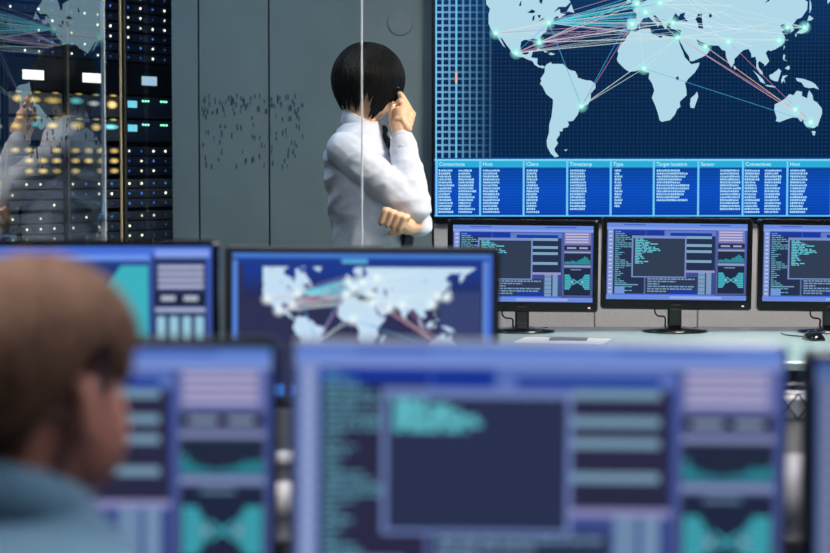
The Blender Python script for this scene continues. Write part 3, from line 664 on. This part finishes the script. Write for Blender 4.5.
# ---------------------------------------------------------------- desks
DZ = .753
def desk(label, x0, x1, y0, y1, m, z=DZ, panel=True):
    t = thing('desk', label, 'desk', ((x0 + x1) / 2, (y0 + y1) / 2, 0))
    w, l = x1 - x0, y1 - y0
    b = MB(); b.box((0, 0, z - .0145), (w, l, .029), bev=.004); b.build('tabletop', m, t)
    for sx in (-1, 1):
        b = MB(); b.box((sx * (w / 2 - .06), 0, (z - .03) / 2), (.04, l * .8, z - .03), bev=.003); b.build('leg', M_bezel2, t)
    b = MB(); b.box((0, l * .32 if panel else 0, z - .03 - .2), (w - .17, .02, .4), bev=.002); b.build('modesty_panel', M_bezel2, t)
    return t
desk('long pale teal desk along the back wall under the wall screen', .105, 2.6, 6.08, 7.42, M_desk)
desk('wide dark shared desk with a world map monitor on it', -1.02, 1.5, 3.18, 4.92, M_deskd)
desk('dark front desk carrying the large code monitors', -1.0, 1.3, 2.165, 2.92, M_deskd)

# back row
monitor('black monitor with code windows on the back desk beside loose white papers', 454.5, 591.5, 219.5, 7.15, 'code', 0, .6, 3, sw=.502, asp=.545, group='code monitors on the back desk')
monitor('black monitor with code windows between two like it on the back desk', 607, 747, 217.5, 7.15, 'code', 0, .7, 3, sw=.502, asp=.545, group='code monitors on the back desk')
monitor('black monitor with code windows on the back desk beside a computer mouse', 763, 904, 219.5, 7.15, 'code', 0, .6, 3, sw=.502, asp=.545, group='code monitors on the back desk')
# middle row
monitor('grey framed monitor showing a white world map on the shared desk', 232, 492, 246.5, 4.08, 'map', 0, .4, 1, cable=False)
monitor('monitor with a cyan branching chart on the shared desk', -72, 211, 240, 3.73, 'tree', 0, 0, 0, cable=False, sw=.53)
# front row
monitor('large thin-framed code monitor in the middle of the front desk', 294, 784, 341.5, 2.235, 'code2', 0, .55, 2, cable=False, dim=.92, sw=.548, asp=.55)
monitor('code monitor on the front desk that the seated man faces', -178, 271, 337, 2.37, 'code2', 0, .3, 4, cable=False, dim=.92)
monitor('code monitor on the front desk, the farthest one from the seated person', 811, 1305, 350, 2.2, 'code2', 0, 0, 0, cable=False, dim=.72)

# ---------------------------------------------------------------- small things on the desks
pp = P(563, 341.5, 6.82)
b = MB(); b.box((0, 0, .001), (.30, .21, .002))
o = tag(b.build('document', M_paper), 'loose white paper sheet lying on the pale back desk', 'paper'); o.location = (pp.x, 6.82, DZ); o.rotation_euler.z = R(-14)
b = MB(); b.box((0, 0, .003), (.13, .08, .006), bev=.002)
o = tag(b.build('notebook', M_bezel2), 'small dark notebook lying on the white paper sheet', 'notebook'); o.location = (pp.x + .02, 6.84, DZ + .002); o.rotation_euler.z = R(-8)
def mouse(px, d, label, m):
    t = thing('computer_mouse', label, 'mouse', (PX(px, d), d, DZ), R(12))
    b = MB()
    rings = []
    for k, (y, wv, h) in enumerate([(-.052, .012, .010), (-.048, .024, .018), (-.03, .030, .029), (0, .031, .036), (.03, .030, .028), (.048, .022, .015), (.052, .010, .007)]):
        rings.append([(wv * math.cos(a), y, max(0.0, h * math.sin(a)) if math.sin(a) > 0 else 0.0) for a in [2 * math.pi * j / 16 for j in range(16)]])
    b.loft(rings); b.build('body', m, t)
    b = MB(); b.box((0, .034, .026), (.005, .016, .008), bev=.002); b.build('scroll_wheel', M_bezel2, t)
    b = MB(); b.tube(smooth_path([Vector(p) for p in [(0, .05, .006), (.01, .09, .004), (-.03, .16, .004), (-.02, .24, .004)]], 5), .0022, 8); b.build('cable', M_bezel, t)
mouse(815, 6.85, 'black computer mouse on the pale back desk', M_bezel)
def cup(px, d, r0, r1, h, label, handle):
    t = thing('cup', label, 'cup', (PX(px, d), d, DZ))
    b = MB(); b.lathe([(.004, 0), (r0, 0), (r1, h), (r1 - .003, h), (r0 - .003, .004), (.004, .004)], n=28); b.build('body', M_white, t)
    if handle:
        b = MB(); b.tube([(r1 * .93 + .026 * math.sin(a), 0, h / 2 + h * .32 * math.cos(a)) for a in [math.pi * k / 10 for k in range(11)]], .004, 8); b.build('handle', M_white, t)
cup(284, 3.38, .028, .032, .056, 'white mug on the shared desk behind the gap between two code monitors', True)
cup(795, 3.36, .034, .041, .105, 'tall white cup on the right end of the shared desk', False)
cup(284, 3.98, .034, .045, .022, 'shallow white dish under the world map monitor', False)
t = thing('letter_tray', 'pale wire letter tray at the back edge of the shared desk', 'letter tray', (PX(800, 4.76), 4.76, DZ))
b = MB()
for z in (.003, .065):
    for sx in (-1, 1): b.tube([(sx * .14, -.1, z), (sx * .14, .1, z)], .0025, 6)
    for sy in (-1, 1): b.tube([(-.14, sy * .1, z), (.14, sy * .1, z)], .0025, 6)
for k in range(15): b.tube([(-.14 + k * .02, -.1, .003), (-.14 + k * .02, .1, .003)], .0015, 6)
b.build('rim', M_metal, t)
for sy in (-1, 1):
    b = MB()
    for k in range(7):
        x = -.14 + k * .04
        b.tube([(x, sy * .1, .004), (x + .04, sy * .1, .064)], .002, 6); b.tube([(x + .04, sy * .1, .004), (x, sy * .1, .064)], .002, 6)
    b.build('lattice', M_bezel, t)
b = MB()
b.box((0, 0, .0), (.25, .17, .045), bev=.002)
o = tag(b.build('paper_stack', M_paper), 'stack of pale papers lying in the wire tray', 'papers'); o.location = (PX(800, 4.76), 4.76, DZ + .028)

# ---------------------------------------------------------------- glass
def glass(name, label, a, c, h, m, em_a, em_b, th=.012):
    a, c = Vector(a), Vector(c); L = (c - a).length; ang = math.atan2(c.y - a.y, c.x - a.x)
    t = thing(name, label, 'glass panel', ((a.x + c.x) / 2, (a.y + c.y) / 2, 0), ang)
    b = MB(); b.box((0, 0, h / 2 + .02), (L - .02, th, h - .02)); b.build('pane', m, t)
    for sx, em in ((-1, em_a), (1, em_b)):
        b = MB(); b.box((sx * (L / 2 - .003), 0, h / 2 + .02), (.006, th, h - .02), bev=.001); b.build('polished_edge', em, t)
    b = MB(); b.box((0, 0, .02), (L, .04, .04), bev=.003); b.box((0, 0, h + .02), (L, .04, .04), bev=.003); b.build('channel', M_metal, t)
    return t
glass('glass_partition', 'clear glass partition reflecting the wall screen beside the server cabinets', (-1.094, 4.607, 0), (-.8935, 5.757, 0), 2.75, G1, M_edge, M_edge)
g2y = 6.22
g2 = glass('glass_partition', 'clear glass partition with scattered teal dashes beside the standing man', (PX(120.5, g2y), g2y, 0), (PX(363, g2y), g2y, 0), 2.75, G2, M_edge2, M_edge)
b = MB(); rnd = random.Random(4)
gx = (PX(120.5, g2y) + PX(363, g2y)) / 2
for k in range(135):
    p = P(rnd.uniform(202, 303), rnd.choice([rnd.uniform(95, 167), rnd.uniform(96, 114), rnd.uniform(95, 167)]), g2y)
    w_, h_ = rnd.uniform(.003, .006), rnd.uniform(.010, .020)
    b.box((p.x - gx, -.0066, p.z), (w_, .001, h_))
o = b.build('dash_decal', M_decal, g2); o['kind'] = 'stuff'

# ---------------------------------------------------------------- server cabinets
PHI = R(33); CW = .362
ux, uy = math.sin(PHI), math.cos(PHI)           # along the row, towards the back wall
p0 = Vector((PX(176, 9.1), 9.1))
def led_mesh(items, name, parent):
    """items: (x, z, w, h, colour)"""
    vs, fs, cs = [], [], []
    for x, z, w, h, c in items:
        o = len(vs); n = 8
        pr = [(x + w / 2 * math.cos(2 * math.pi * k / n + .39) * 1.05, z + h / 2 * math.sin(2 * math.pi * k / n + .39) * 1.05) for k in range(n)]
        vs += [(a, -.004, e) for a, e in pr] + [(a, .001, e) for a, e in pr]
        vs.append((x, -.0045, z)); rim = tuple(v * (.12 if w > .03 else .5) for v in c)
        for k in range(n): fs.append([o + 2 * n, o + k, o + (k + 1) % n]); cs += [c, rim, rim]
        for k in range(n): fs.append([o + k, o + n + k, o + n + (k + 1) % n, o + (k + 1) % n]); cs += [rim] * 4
    me = bpy.data.meshes.new(name); me.from_pydata(vs, [], fs)
    at = me.attributes.new('Col', 'FLOAT_COLOR', 'CORNER')
    at.data.foreach_set('color', [v for c in cs for v in (*c, 1.0)])
    me.materials.append(LEDM)
    o = link(name, me, parent); o['kind'] = 'stuff'
    return o
WH, BL, DIM, GR, YE, CYN = (.9, .95, .72), (.03, .10, .34), (.015, .03, .08), (.25, .9, .55), (1.0, .72, .25), (.2, .75, .8)
def cabinet(i, label):
    rnd = random.Random(20 + i)
    c = p0 - Vector((ux, uy)) * (CW * (i + .5))
    ang = math.atan2(uy, ux)
    t = thing('server_cabinet', label, 'server cabinet', (c.x, c.y, 0), ang, 'row of server cabinets')
    w = CW - .004
    b = MB()
    b.box((0, .42, 1.2), (w, .7, 2.36), bev=.004)
    b.box((0, .05, .05), (w, .08, .10)); b.box((0, .05, 2.36), (w, .08, .05))
    b.build('body', M_rack, t)
    for sx in (-1, 1):
        b = MB(); b.box((sx * (w / 2 - .006), .03, 1.21), (.012, .09, 2.26), bev=.002); b.build('post', M_post if i in (0, 1) and sx < 0 else M_rack, t)
    uw = w - .03
    def unit(z0, z1, m, leds, slant=.0, name='server_unit'):
        b = MB()
        hh = z1 - z0 - .006
        b.loft([[(-uw / 2, .004, z0 + .003), (uw / 2, .004, z0 + .003), (uw / 2, .068, z0 + .003), (-uw / 2, .068, z0 + .003)],
                [(-uw / 2, 0, z0 + .006), (uw / 2, 0, z0 + .006), (uw / 2, .068, z0 + .006), (-uw / 2, .068, z0 + .006)],
                [(-uw / 2, 0, z0 + hh - .004), (uw / 2, 0, z0 + hh - .004), (uw / 2, .068, z0 + hh - .004), (-uw / 2, .068, z0 + hh - .004)],
                [(-uw / 2, .008, z0 + hh + .003), (uw / 2, .008, z0 + hh + .003), (uw / 2, .068, z0 + hh + .003), (-uw / 2, .068, z0 + hh + .003)]], smooth=False)
        o = b.build(name, m, t)
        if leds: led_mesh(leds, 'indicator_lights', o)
        return o
    U1 = .0437
    def rowleds(z, dense):
        out = []
        for k in range(4):
            x = -uw / 2 + uw * (k + .3) / 4
            c_ = rnd.choices([WH, BL, DIM], dense)[0]
            f_ = rnd.uniform(.4, 1.1); out.append((x, z, .008, .010, tuple(v * f_ for v in c_)))
        return out
    z = 1.805
    while z + U1 < 2.33:
        unit(z, z + U1, M_unit, rowleds(z + U1 * .5, (3, 3, 2))); z += U1
    o = unit(1.665, 1.805, M_rack, None, name='console_unit')
    lm = emat('lcd_white', (255, 252, 240), 2.2, 'NONE') if i else emat('lcd_blue', (168, 200, 224), 1.0, 'NONE')
    b = MB(); b.box((-.01 if i else .0, -.002, 1.728), (.125 if i else .10, .004, .040), bev=.001); b.build('status_display', lm, o)
    for q_, (z0, z1) in enumerate(((1.56, 1.66), (1.455, 1.555))):
        zc = (z0 + z1) / 2 + .02
        if i == 0:
            le = [(-.045 + k * .018 + (.07 if k > 2 else 0), zc + .008, .009, .008, GR) for k in range(6)]
            o = unit(z0, z1, M_unit, le, name='network_unit')
            b = MB(); b.box((-.115, -.002, zc - .008), (.06, .004, .030), bev=.001); b.build('status_display', emat('lcd_cyan', (120, 214, 232), 1.1, 'NONE'), o)
        else:
            le = []
            for k in range(3):
                cc = rnd.choice([YE, CYN, (.8, .85, .9), YE]); fb = rnd.uniform(.25, .5)
                le.append((-uw / 2 + uw * (k + .5) / 3 + rnd.uniform(-.01, .01), zc - .012 + rnd.uniform(-.004, .012), rnd.uniform(.06, .115), rnd.uniform(.026, .042), tuple(fb * v for v in cc)))
            for k in range(3): le.append((-uw / 2 + uw * (k + .6) / 3, zc + .026, .05, .013, tuple(.2 * v for v in rnd.choice([YE, (.7, .8, .4)]))))
            unit(z0, z1, M_unit2, le, name='network_unit')
    z = 1.45 - 3 * U1 - .012; k3 = 0
    while z > .12:
        for j in range(3):
            zz = z + j * U1
            if i and k3 == 0:
                le = []
                for q in range(4):
                    fb = rnd.uniform(.2, .45)
                    if rnd.random() < .8: le.append((-uw / 2 + uw * (q + .5) / 4, zz + U1 / 2, .062, .026, tuple(fb * v for v in YE)))
            else: le = rowleds(zz + U1 / 2, (3, 3, 2))
            unit(zz, zz + U1, M_unit2 if k3 else M_unit, le)
        z -= 3 * U1 + .012; k3 += 1
cabinet(0, 'server cabinet with green network lights at the corner of the back wall')
cabinet(1, 'server cabinet with yellow lights between two others behind the glass')
cabinet(2, 'server cabinet with a white lit panel next to the glass partition end')
cabinet(3, 'server cabinet with yellow lights, farthest in the row from the back wall')

# ---------------------------------------------------------------- people
def head_parts(b, M, ez=0.0):
    """head centred at the origin, facing +x"""
    old = b.M; b.M = M
    b.ell((-.012, 0, .03), (.098, .076, .088)); b.ell((.020, 0, -.03), (.070, .062, .082)); b.ell((.036, 0, -.078), (.046, .044, .040))
    b.cap((.086, 0, .004), (.101, 0, -.030), .008, .013); b.cap((.094, -.012, -.034), (.094, .012, -.034), .009, .009)
    b.cap((.078, -.036, .022), (.084, -.008, .020), .010, .010); b.cap((.078, .036, .022), (.084, .008, .020), .010, .010)
    b.cap((.080, -.018, -.060), (.088, 0, -.059), .006, .008); b.cap((.080, .018, -.060), (.088, 0, -.059), .006, .008)
    b.cap((.080, -.016, -.071), (.087, 0, -.072), .006, .008); b.cap((.080, .016, -.071), (.087, 0, -.072), .006, .008)
    b.ell((.042, -.034, -.045), (.045, .030, .058)); b.ell((.042, .034, -.045), (.045, .030, .058))
    for s in (-1, 1):
        b.ell((-.012, s * .080, -.014 + ez), (.021, .008, .033), Matrix.Rotation(R(-s * 18), 4, 'Z') @ Matrix.Rotation(R(-10), 4, 'Y'))
        b.ell((-.006, s * .078, -.036 + ez), (.011, .008, .012))
    b.M = old

def eyes(M, parent, sk):
    for s in (-1, 1):
        b = MB(); b.M = M; b.ell((.0775, s * .031, .003), (.012, .0125, .011)); e = b.build('eye', M_eye, parent)
        b = MB(); b.M = M; b.ell((.0875, s * .031, .003), (.0035, .0055, .0055), n=10); b.build('iris', M_shoe, e)

def hair_shell(M, parent, m, rf, rs, rc, hem, jag, seed, namp, taper=.10, nfreq=30):
    """hem(az) polar angle in degrees where the hair ends; az 0 is the face"""
    b = MB(); b.M = M; rn = random.Random(seed)
    nA, nS = 120, 26; rings = []
    jg = [rn.uniform(-1, 1) for _ in range(nA)]
    top = []
    for outer in (1, 0):
        for s_ in (range(1, nS + 1) if outer else range(nS, 0, -1)):
            ring = []
            for j in range(nA):
                az = 2 * math.pi * j / nA
                d = math.degrees(az); d = d if d <= 180 else 360 - d
                al = R((hem(d) + jg[j] * jag * (s_ / nS) ** 2) * s_ / nS)
                k = 1.0 if outer else .90
                r0 = math.hypot(rf * math.cos(az), rs * math.sin(az)) if False else 1 / math.sqrt((math.cos(az) / rf) ** 2 + (math.sin(az) / rs) ** 2)
                if al <= math.pi / 2: rr, z = r0 * math.sin(al) ** .92, rc * math.cos(al)
                else: rr, z = r0 * (1 - taper * (1 + .5 * max(0, (d - 95) / 85)) * (al - math.pi / 2) ** 2), -rc * 1.0 * (al - math.pi / 2)
                p = Vector((rr * math.cos(az) * k, rr * math.sin(az) * k, z * (k if z > 0 else 1)))
                if outer:
                    nn = noise.noise(Vector((math.cos(az) * 5 + seed, math.sin(az) * 5, z * 8))) + .7 * noise.noise(Vector((math.cos(az) * nfreq, math.sin(az) * nfreq, z * 12 + seed)))
                    p += p.normalized() * nn * namp
                ring.append(p)
            rings.append(ring)
    b.loft(rings, smooth=True, cap=True)
    return b.build('hair', m, parent)

def ring_e(cx, cy, z, rx, ry, n=28, tilt=0.0):
    return [(cx + rx * math.cos(a), cy + ry * math.sin(a), z + tilt * math.cos(a)) for a in [2 * math.pi * k / n for k in range(n)]]

# ---- the standing man: local x forward, -y his right (towards the camera)
D_M = 6.8; YAW = R(-18); MX = PX(355, D_M)
def L(px, py, y=0.0):
    """photo pixel -> local point of the standing man"""
    w = P(px, py, D_M + y)
    return Matrix.Rotation(-YAW, 3, 'Z') @ Vector((w.x - MX, y, w.z))
man = thing('person', 'standing person in pale blue shirt and dark tie, hand raised to the face', 'person', (MX, D_M, 0), YAW)
HM = Matrix.Translation(L(368, 84)) @ Matrix.Rotation(R(34), 4, 'Z') @ Matrix.Rotation(R(14), 4, 'Y')
shR, elR, wrR = Vector((.018, -.160, 1.402)), L(414, 207, -.21), L(402, 139, -.10)
shL, elL, wrL = Vector((.0, .172, 1.405)), Vector((.125, .21, 1.165)), L(419, 224, -.15)
hdL = L(407, 226, -.24)
def torso(b, k, z0=.93):
    b.loft([ring_e(.055, 0, z0, .115 - k, .165 - k), ring_e(.058, 0, 1.02, .118 - k, .163 - k), ring_e(.062, 0, 1.10, .124 - k, .165 - k), ring_e(.050, 0, 1.20, .130 - k, .170 - k),
            ring_e(.034, 0, 1.30, .128 - k, .175 - k), ring_e(.024, 0, 1.38, .118 - k, .178 - k), ring_e(.022, 0, 1.43, .100 - k, .165 - k), ring_e(.026, 0, 1.465, .078 - k, .125 - k), ring_e(.032, 0, 1.495, .060 - k * .6, .070 - k * .6)])
b = MB()
torso(b, .014)
head_parts(b, HM)
b.cap((.028, 0, 1.44), HM @ Vector((-.02, 0, -.05)), .054, .052)
b.chain([shR, elR, wrR], [.042, .036, .028]); b.chain([shL, elL, wrL, hdL], [.042, .036, .030, .026])
for s in (-1, 1):
    b.chain([(.05, s * .09, .95), (.06, s * .10, .5), (.03, s * .10, .09)], [.075, .052, .036]); b.cap((.03, s * .10, .05), (.16, s * .115, .04), .035, .025)
body_main = remesh(b, .0065, 4, M_skin1)
# right hand at the face
b = MB()
kn = [L(411.5 - 1.2 * k, 114.5 + 4.5 * k, -.045 - .022 * k) for k in range(4)]
pc = L(400, 125, -.085)
b.chain([wrR, pc], [.028, .034])
for k in range(4): b.chain([pc, kn[k]], [.027, .0155])
b.chain([kn[0], L(406, 104, -.056), L(402.5, 98, -.056), L(400, 94, -.052)], [.0135, .0125, .0115, .010])
b.chain([kn[1], L(404, 105, -.068), L(400, 101, -.066), L(397, 103, -.062)], [.0125, .0105, .0095, .008])
b.chain([kn[2], L(402, 111, -.092), L(397, 109, -.090), L(394, 113, -.084)], [.0125, .0105, .0095, .008])
b.chain([kn[3], L(402, 119, -.112), L(396, 119, -.108), L(394, 122, -.100)], [.0115, .010, .009, .0075])
b.chain([pc, L(393, 124, -.085), L(391, 114, -.075), L(393, 106, -.072)], [.020, .0135, .011, .009])
b.ell(L(401.5, 116, -.078), (.030, .034, .036))
hR = remesh(b, .0028, 2, M_skin1)
# left hand under the right elbow
b = MB()
b.chain([wrL, hdL, L(401, 222, -.268)], [.028, .030, .027])
for k in range(4):
    base = L(407 - 6.2 * k, 217.5 - 2.2 * k, -.278); mid = L(404 - 6.3 * k, 218 - 2.4 * k, -.290); tip = L(400 - 6.2 * k, 227.5 - 2.0 * k, -.282); end = L(399 - 6.0 * k, 230 - 2.2 * k, -.270)
    b.chain([L(403 - 3 * k, 222 - 2 * k, -.268), base, mid, tip, end], [.018, .0125, .0118, .0105, .009])
b.chain([hdL, L(400, 231, -.262), L(391, 233, -.262)], [.018, .012, .009])
hL = remesh(b, .0028, 2, M_skin1)
link('body', joinmesh('body', [body_main, hR, hL], M_skin1), man)
eyes(HM, man, M_skin1)
def bobhem(d):
    pts = [(0, 96), (25, 100), (45, 122), (60, 150), (70, 146), (82, 128), (98, 126), (112, 136), (140, 138), (180, 134)]
    for (a, x), (c, y) in zip(pts[:-1], pts[1:]):
        if a <= d <= c: return x + (y - x) * (d - a) / (c - a)
    return 148
hair_shell(HM @ Matrix.Translation((-.004, 0, .018)), man, M_hairb, .127, .108, .122, bobhem, 12, 3, .0028, taper=.34)
# spectacles
b = MB(); b.M = HM
for s in (-1, 1):
    b.tube([(.098 + .004 * math.cos(a), s * .033 + .024 * math.cos(a), .002 + .018 * math.sin(a)) for a in [2 * math.pi * k / 20 for k in range(21)]], .0014, 6)
    b.tube([(.098, s * .057, .006), (.088, s * .076, .008), (-.002, s * .084, .004)], .0018, 6)
b.tube([(.1, -.009, .006), (.106, 0, .009), (.1, .009, .006)], .0014, 6)
b.build('spectacles', M_glass_frame, man)
# shirt
def folds(f, amp):
    def d(p):
        n = noise.noise(Vector((p.x * 3 + p.z * 5, p.y * 4, p.z * 9 - p.x * 6)) * f)
        n2 = noise.noise(Vector((p.x * 20, p.y * 14, p.z * 20)))
        n3 = noise.noise(Vector((p.x * 9 + p.z * 14, p.y * 9, p.z * 20 - p.x * 14)) * f)
        return amp * (1 - abs(n) * 2.6) * .6 + amp * .3 * n2 + amp * .13 * (1 - abs(n3) * 3)
    return d
b = MB()
torso(b, 0.0, .95)
b.chain([shR, shR * .45 + elR * .55, elR, elR * .5 + wrR * .5, wrR + (elR - wrR) * .02], [.058, .059, .054, .051, .040])
b.chain([shL, elL, wrL * .8 + elL * .2, wrL], [.062, .053, .047, .042])
shirt = link('shirt', remesh(b, .0065, 5, M_shirt, folds(1.5, .010)), man)
for nm, a, c_, r_ in (('cuff', wrR, elR, .041), ('cuff', wrL + (hdL - wrL) * .25, wrL + (elL - wrL) * .2, .042)):
    b = MB(); dv = (c_ - a).normalized()
    b.tube([a + dv * .0, a + dv * .002, a + dv * .05, a + dv * .052], [r_ - .004, r_, r_ + .002, r_ - .003], 20)
    b.build(nm, M_shirt, shirt)
b = MB()                                       # stand-up collar, folded over
n = 32
prof = []
for k, (ro, z) in enumerate([(.062, 1.462), (.061, 1.51), (.058, 1.522), (.066, 1.518), (.077, 1.472), (.0755, 1.470), (.064, 1.512)]):
    prof.append([(.030 + ro * 1.0 * math.cos(a) + (1.50 - z) * -.0, ro * 1.08 * math.sin(a), z - .030 * math.cos(a) - (.018 if (abs(a) < .5 or a > 2 * math.pi - .5) and ro > .07 else 0)) for a in [2 * math.pi * j / n for j in range(n)]])
b.loft(prof, cap=False); b.build('collar', M_shirt, shirt)
# tie
b = MB()
path = [(.098, 1.462), (.128, 1.425), (.148, 1.37), (.160, 1.30), (.186, 1.20), (.196, 1.12), (.19, 1.06), (.186, 1.03)]
wds = [.016, .020, .026, .030, .036, .042, .044, .008]
b.loft([[(x + .006, -w_ - .016, z + .002), (x + .012, -.012, z + .004), (x + .006, w_ - .012, z + .002), (x - .004, w_ - .012, z), (x + .001, -.012, z), (x - .006, -w_ - .016, z)] for (x, z), w_ in zip(path, wds)], smooth=False)
tie = b.build('tie', M_tie, man)
b = MB(); b.ell((.102, 0, 1.470), (.016, .018, .018)); b.build('knot', M_tie, tie)
# trousers, shoes
b = MB()
b.loft([ring_e(.055, 0, .99, .122, .170), ring_e(.055, 0, .93, .125, .178), ring_e(.05, 0, .86, .12, .178), ring_e(.05, 0, .80, .10, .16)])
for s in (-1, 1): b.chain([(.05, s * .088, .88), (.06, s * .10, .50), (.03, s * .10, .09)], [.092, .072, .062])
trou = link('trousers', remesh(b, .009, 4, M_trous, folds(.8, .004)), man)
b = MB(); b.loft([ring_e(.056, 0, .965, .128, .174), ring_e(.056, 0, .995, .127, .172)]); b.build('belt', M_shoe, trou)
for s in (-1, 1):
    b = MB(); b.cap((.0, s * .10, .045), (.13, s * .115, .040), .045, .036); b.cap((.13, s * .115, .036), (.19, s * .12, .032), .036, .030)
    b.cap((.02, s * .10, .06), (.03, s * .10, .11), .042, .042)
    link('shoe', remesh(b, .008, 3, M_shoe), man)

# ---- the seated man: faces away to the right
sx_, sy_ = PX(36, 1.93), 1.93
SM = thing('person', 'seated person with short brown hair in a blue denim shirt', 'person', (sx_, sy_, 0), R(57))
HZ = PZ(384, 1.93)
H2 = Matrix.Translation((.0, 0, HZ)) @ Matrix.Rotation(R(5), 4, 'Y')
zt = HZ - 1.15
def torso2(b, k):
    b.loft([ring_e(-.06, 0, .46, .13 - k, .17 - k), ring_e(-.065, 0, .60, .13 - k, .165 - k), ring_e(-.08, 0, .75, .13 - k, .175 - k), ring_e(-.09, 0, .88, .125 - k, .20 - k), ring_e(-.08, 0, .955, .112 - k, .192 - k),
            ring_e(-.065, 0, 1.00, .092 - k, .145 - k), ring_e(-.05, 0, 1.03, .072 - k * .5, .088 - k * .5)])
a2 = {}
for s in (-1, 1):
    a2[s] = (Vector((-.075, s * .188, .93)), Vector((-.05, s * .24, .68)), Vector((.13, s * .16, .805)))
b = MB()
torso2(b, .014); head_parts(b, H2, -.012); b.cap((-.05, 0, .96), H2 @ Vector((-.025, 0, -.05)), .058, .056)
for s in (-1, 1):
    b.chain(a2[s], [.044, .038, .028])
    b.chain([(-.04, s * .09, .52), (.36 if s < 0 else .30, s * .12, .50), (.34 if s < 0 else .28, s * .12, .10)], [.085, .060, .04]); b.cap((.34 if s < 0 else .28, s * .12, .05), (.45 if s < 0 else .40, s * .13, .04), .036, .026)
sb = remesh(b, .0065, 3, M_skin2)
hs = []
for s in (-1, 1):
    b = MB(); w_ = a2[s][2]; pc = w_ + Vector((.055, 0, .0))
    b.chain([w_, pc], [.026, .028])
    for k in range(4):
        q0 = pc + Vector((.035, (k - 1.5) * .020, .004)); L_ = (.062, .072, .068, .052)[k]
        b.chain([pc + Vector((0, (k - 1.5) * .012, 0)), q0, q0 + Vector((L_ * .5, 0, -.002)), q0 + Vector((L_, 0, -.016))], [.018, .0105, .0095, .008])
    b.chain([w_ + Vector((.02, -s * .02, 0)), w_ + Vector((.055, -s * .048, -.004)), w_ + Vector((.085, -s * .052, -.010))], [.016, .012, .009])
    hs.append(remesh(b, .003, 2, M_skin2))
link('body', joinmesh('body', [sb] + hs, M_skin2), SM)
eyes(H2, SM, M_skin2)
def shorthem(d):
    pts = [(0, 64), (30, 66), (50, 76), (68, 94), (78, 98), (86, 78), (104, 82), (116, 108), (140, 126), (180, 130)]
    for (a, x), (c, y) in zip(pts[:-1], pts[1:]):
        if a <= d <= c: return x + (y - x) * (d - a) / (c - a)
    return 126
hair_shell(H2 @ Matrix.Translation((-.010, 0, .022)), SM, M_hairbr, .122, .098, .104, shorthem, 4, 8, .0068, taper=.30, nfreq=18)
b = MB()
torso2(b, 0)
for s in (-1, 1): b.chain([a2[s][0], a2[s][0] * .5 + a2[s][1] * .5, a2[s][1], a2[s][2]], [.066, .062, .056, .042])
ds = link('shirt', remesh(b, .008, 4, M_denim, folds(1.0, .006)), SM)
b = MB(); prof = []
for ro, z in [(.068, 1.0), (.067, 1.047), (.064, 1.059), (.072, 1.055), (.088, 1.01), (.086, 1.008), (.070, 1.047)]:
    prof.append([(-.042 + ro * 1.05 * math.cos(a), ro * 1.1 * math.sin(a), z - .026 * math.cos(a)) for a in [2 * math.pi * j / n for j in range(n)]])
b.loft(prof, cap=False); b.build('collar', M_denim, ds)
b = MB()
b.loft([ring_e(-.05, 0, .45, .14, .18), ring_e(-.05, 0, .52, .14, .18), ring_e(-.05, 0, .58, .135, .172)])
for s in (-1, 1):
    kx = .36 if s < 0 else .30
    b.chain([(-.04, s * .09, .52), (kx, s * .12, .50), (kx - .02, s * .12, .10)], [.098, .076, .062])
link('trousers', remesh(b, .010, 3, M_trous, folds(.8, .004)), SM)
for s in (-1, 1):
    kx = .34 if s < 0 else .28
    b = MB(); b.cap((kx - .03, s * .12, .047), (kx + .10, s * .13, .042), .045, .036); b.cap((kx - .02, s * .12, .06), (kx - .02, s * .12, .11), .042, .042)
    link('shoe', remesh(b, .009, 3, M_shoe), SM)

# office chair under the seated man
ch = thing('office_chair', 'low black office chair under the seated person', 'chair', (sx_ - .03, sy_ - .03, 0), R(57))
b = MB(); b.box((-.02, 0, .393), (.44, .46, .05), bev=.02); b.build('seat', M_bezel2, ch)
b = MB(); b.box((-.27, 0, .66), (.04, .40, .28), bev=.018); b.build('backrest', M_bezel2, ch)
b = MB(); b.tube([(-.10, 0, .37), (-.24, 0, .37), (-.30, 0, .42), (-.30, 0, .66)], .014, 8); b.build('back_bracket', M_metal, ch)
b = MB(); b.tube([(-.03, 0, .08), (-.03, 0, .38)], .024, 14); b.build('column', M_metal, ch)
for k in range(5):
    a = R(72 * k + 36); e = Vector((-.03 + .27 * math.cos(a), .27 * math.sin(a), .075))
    b = MB(); b.tube([(-.03, 0, .10), e], [.026, .016], 10); lg = b.build('base_leg', M_bezel, ch)
    b = MB(); b.M = Matrix.Translation((e.x, e.y, .03)) @ Matrix.Rotation(a, 4, 'Z') @ Matrix.Rotation(R(90), 4, 'X')
    b.lathe([(.01, -.016), (.029, -.014), (.030, 0), (.029, .014), (.01, .016)], n=16); b.tube([(0, .02, 0), (0, .05, 0)], .007, 8); b.build('caster', M_bezel, lg)
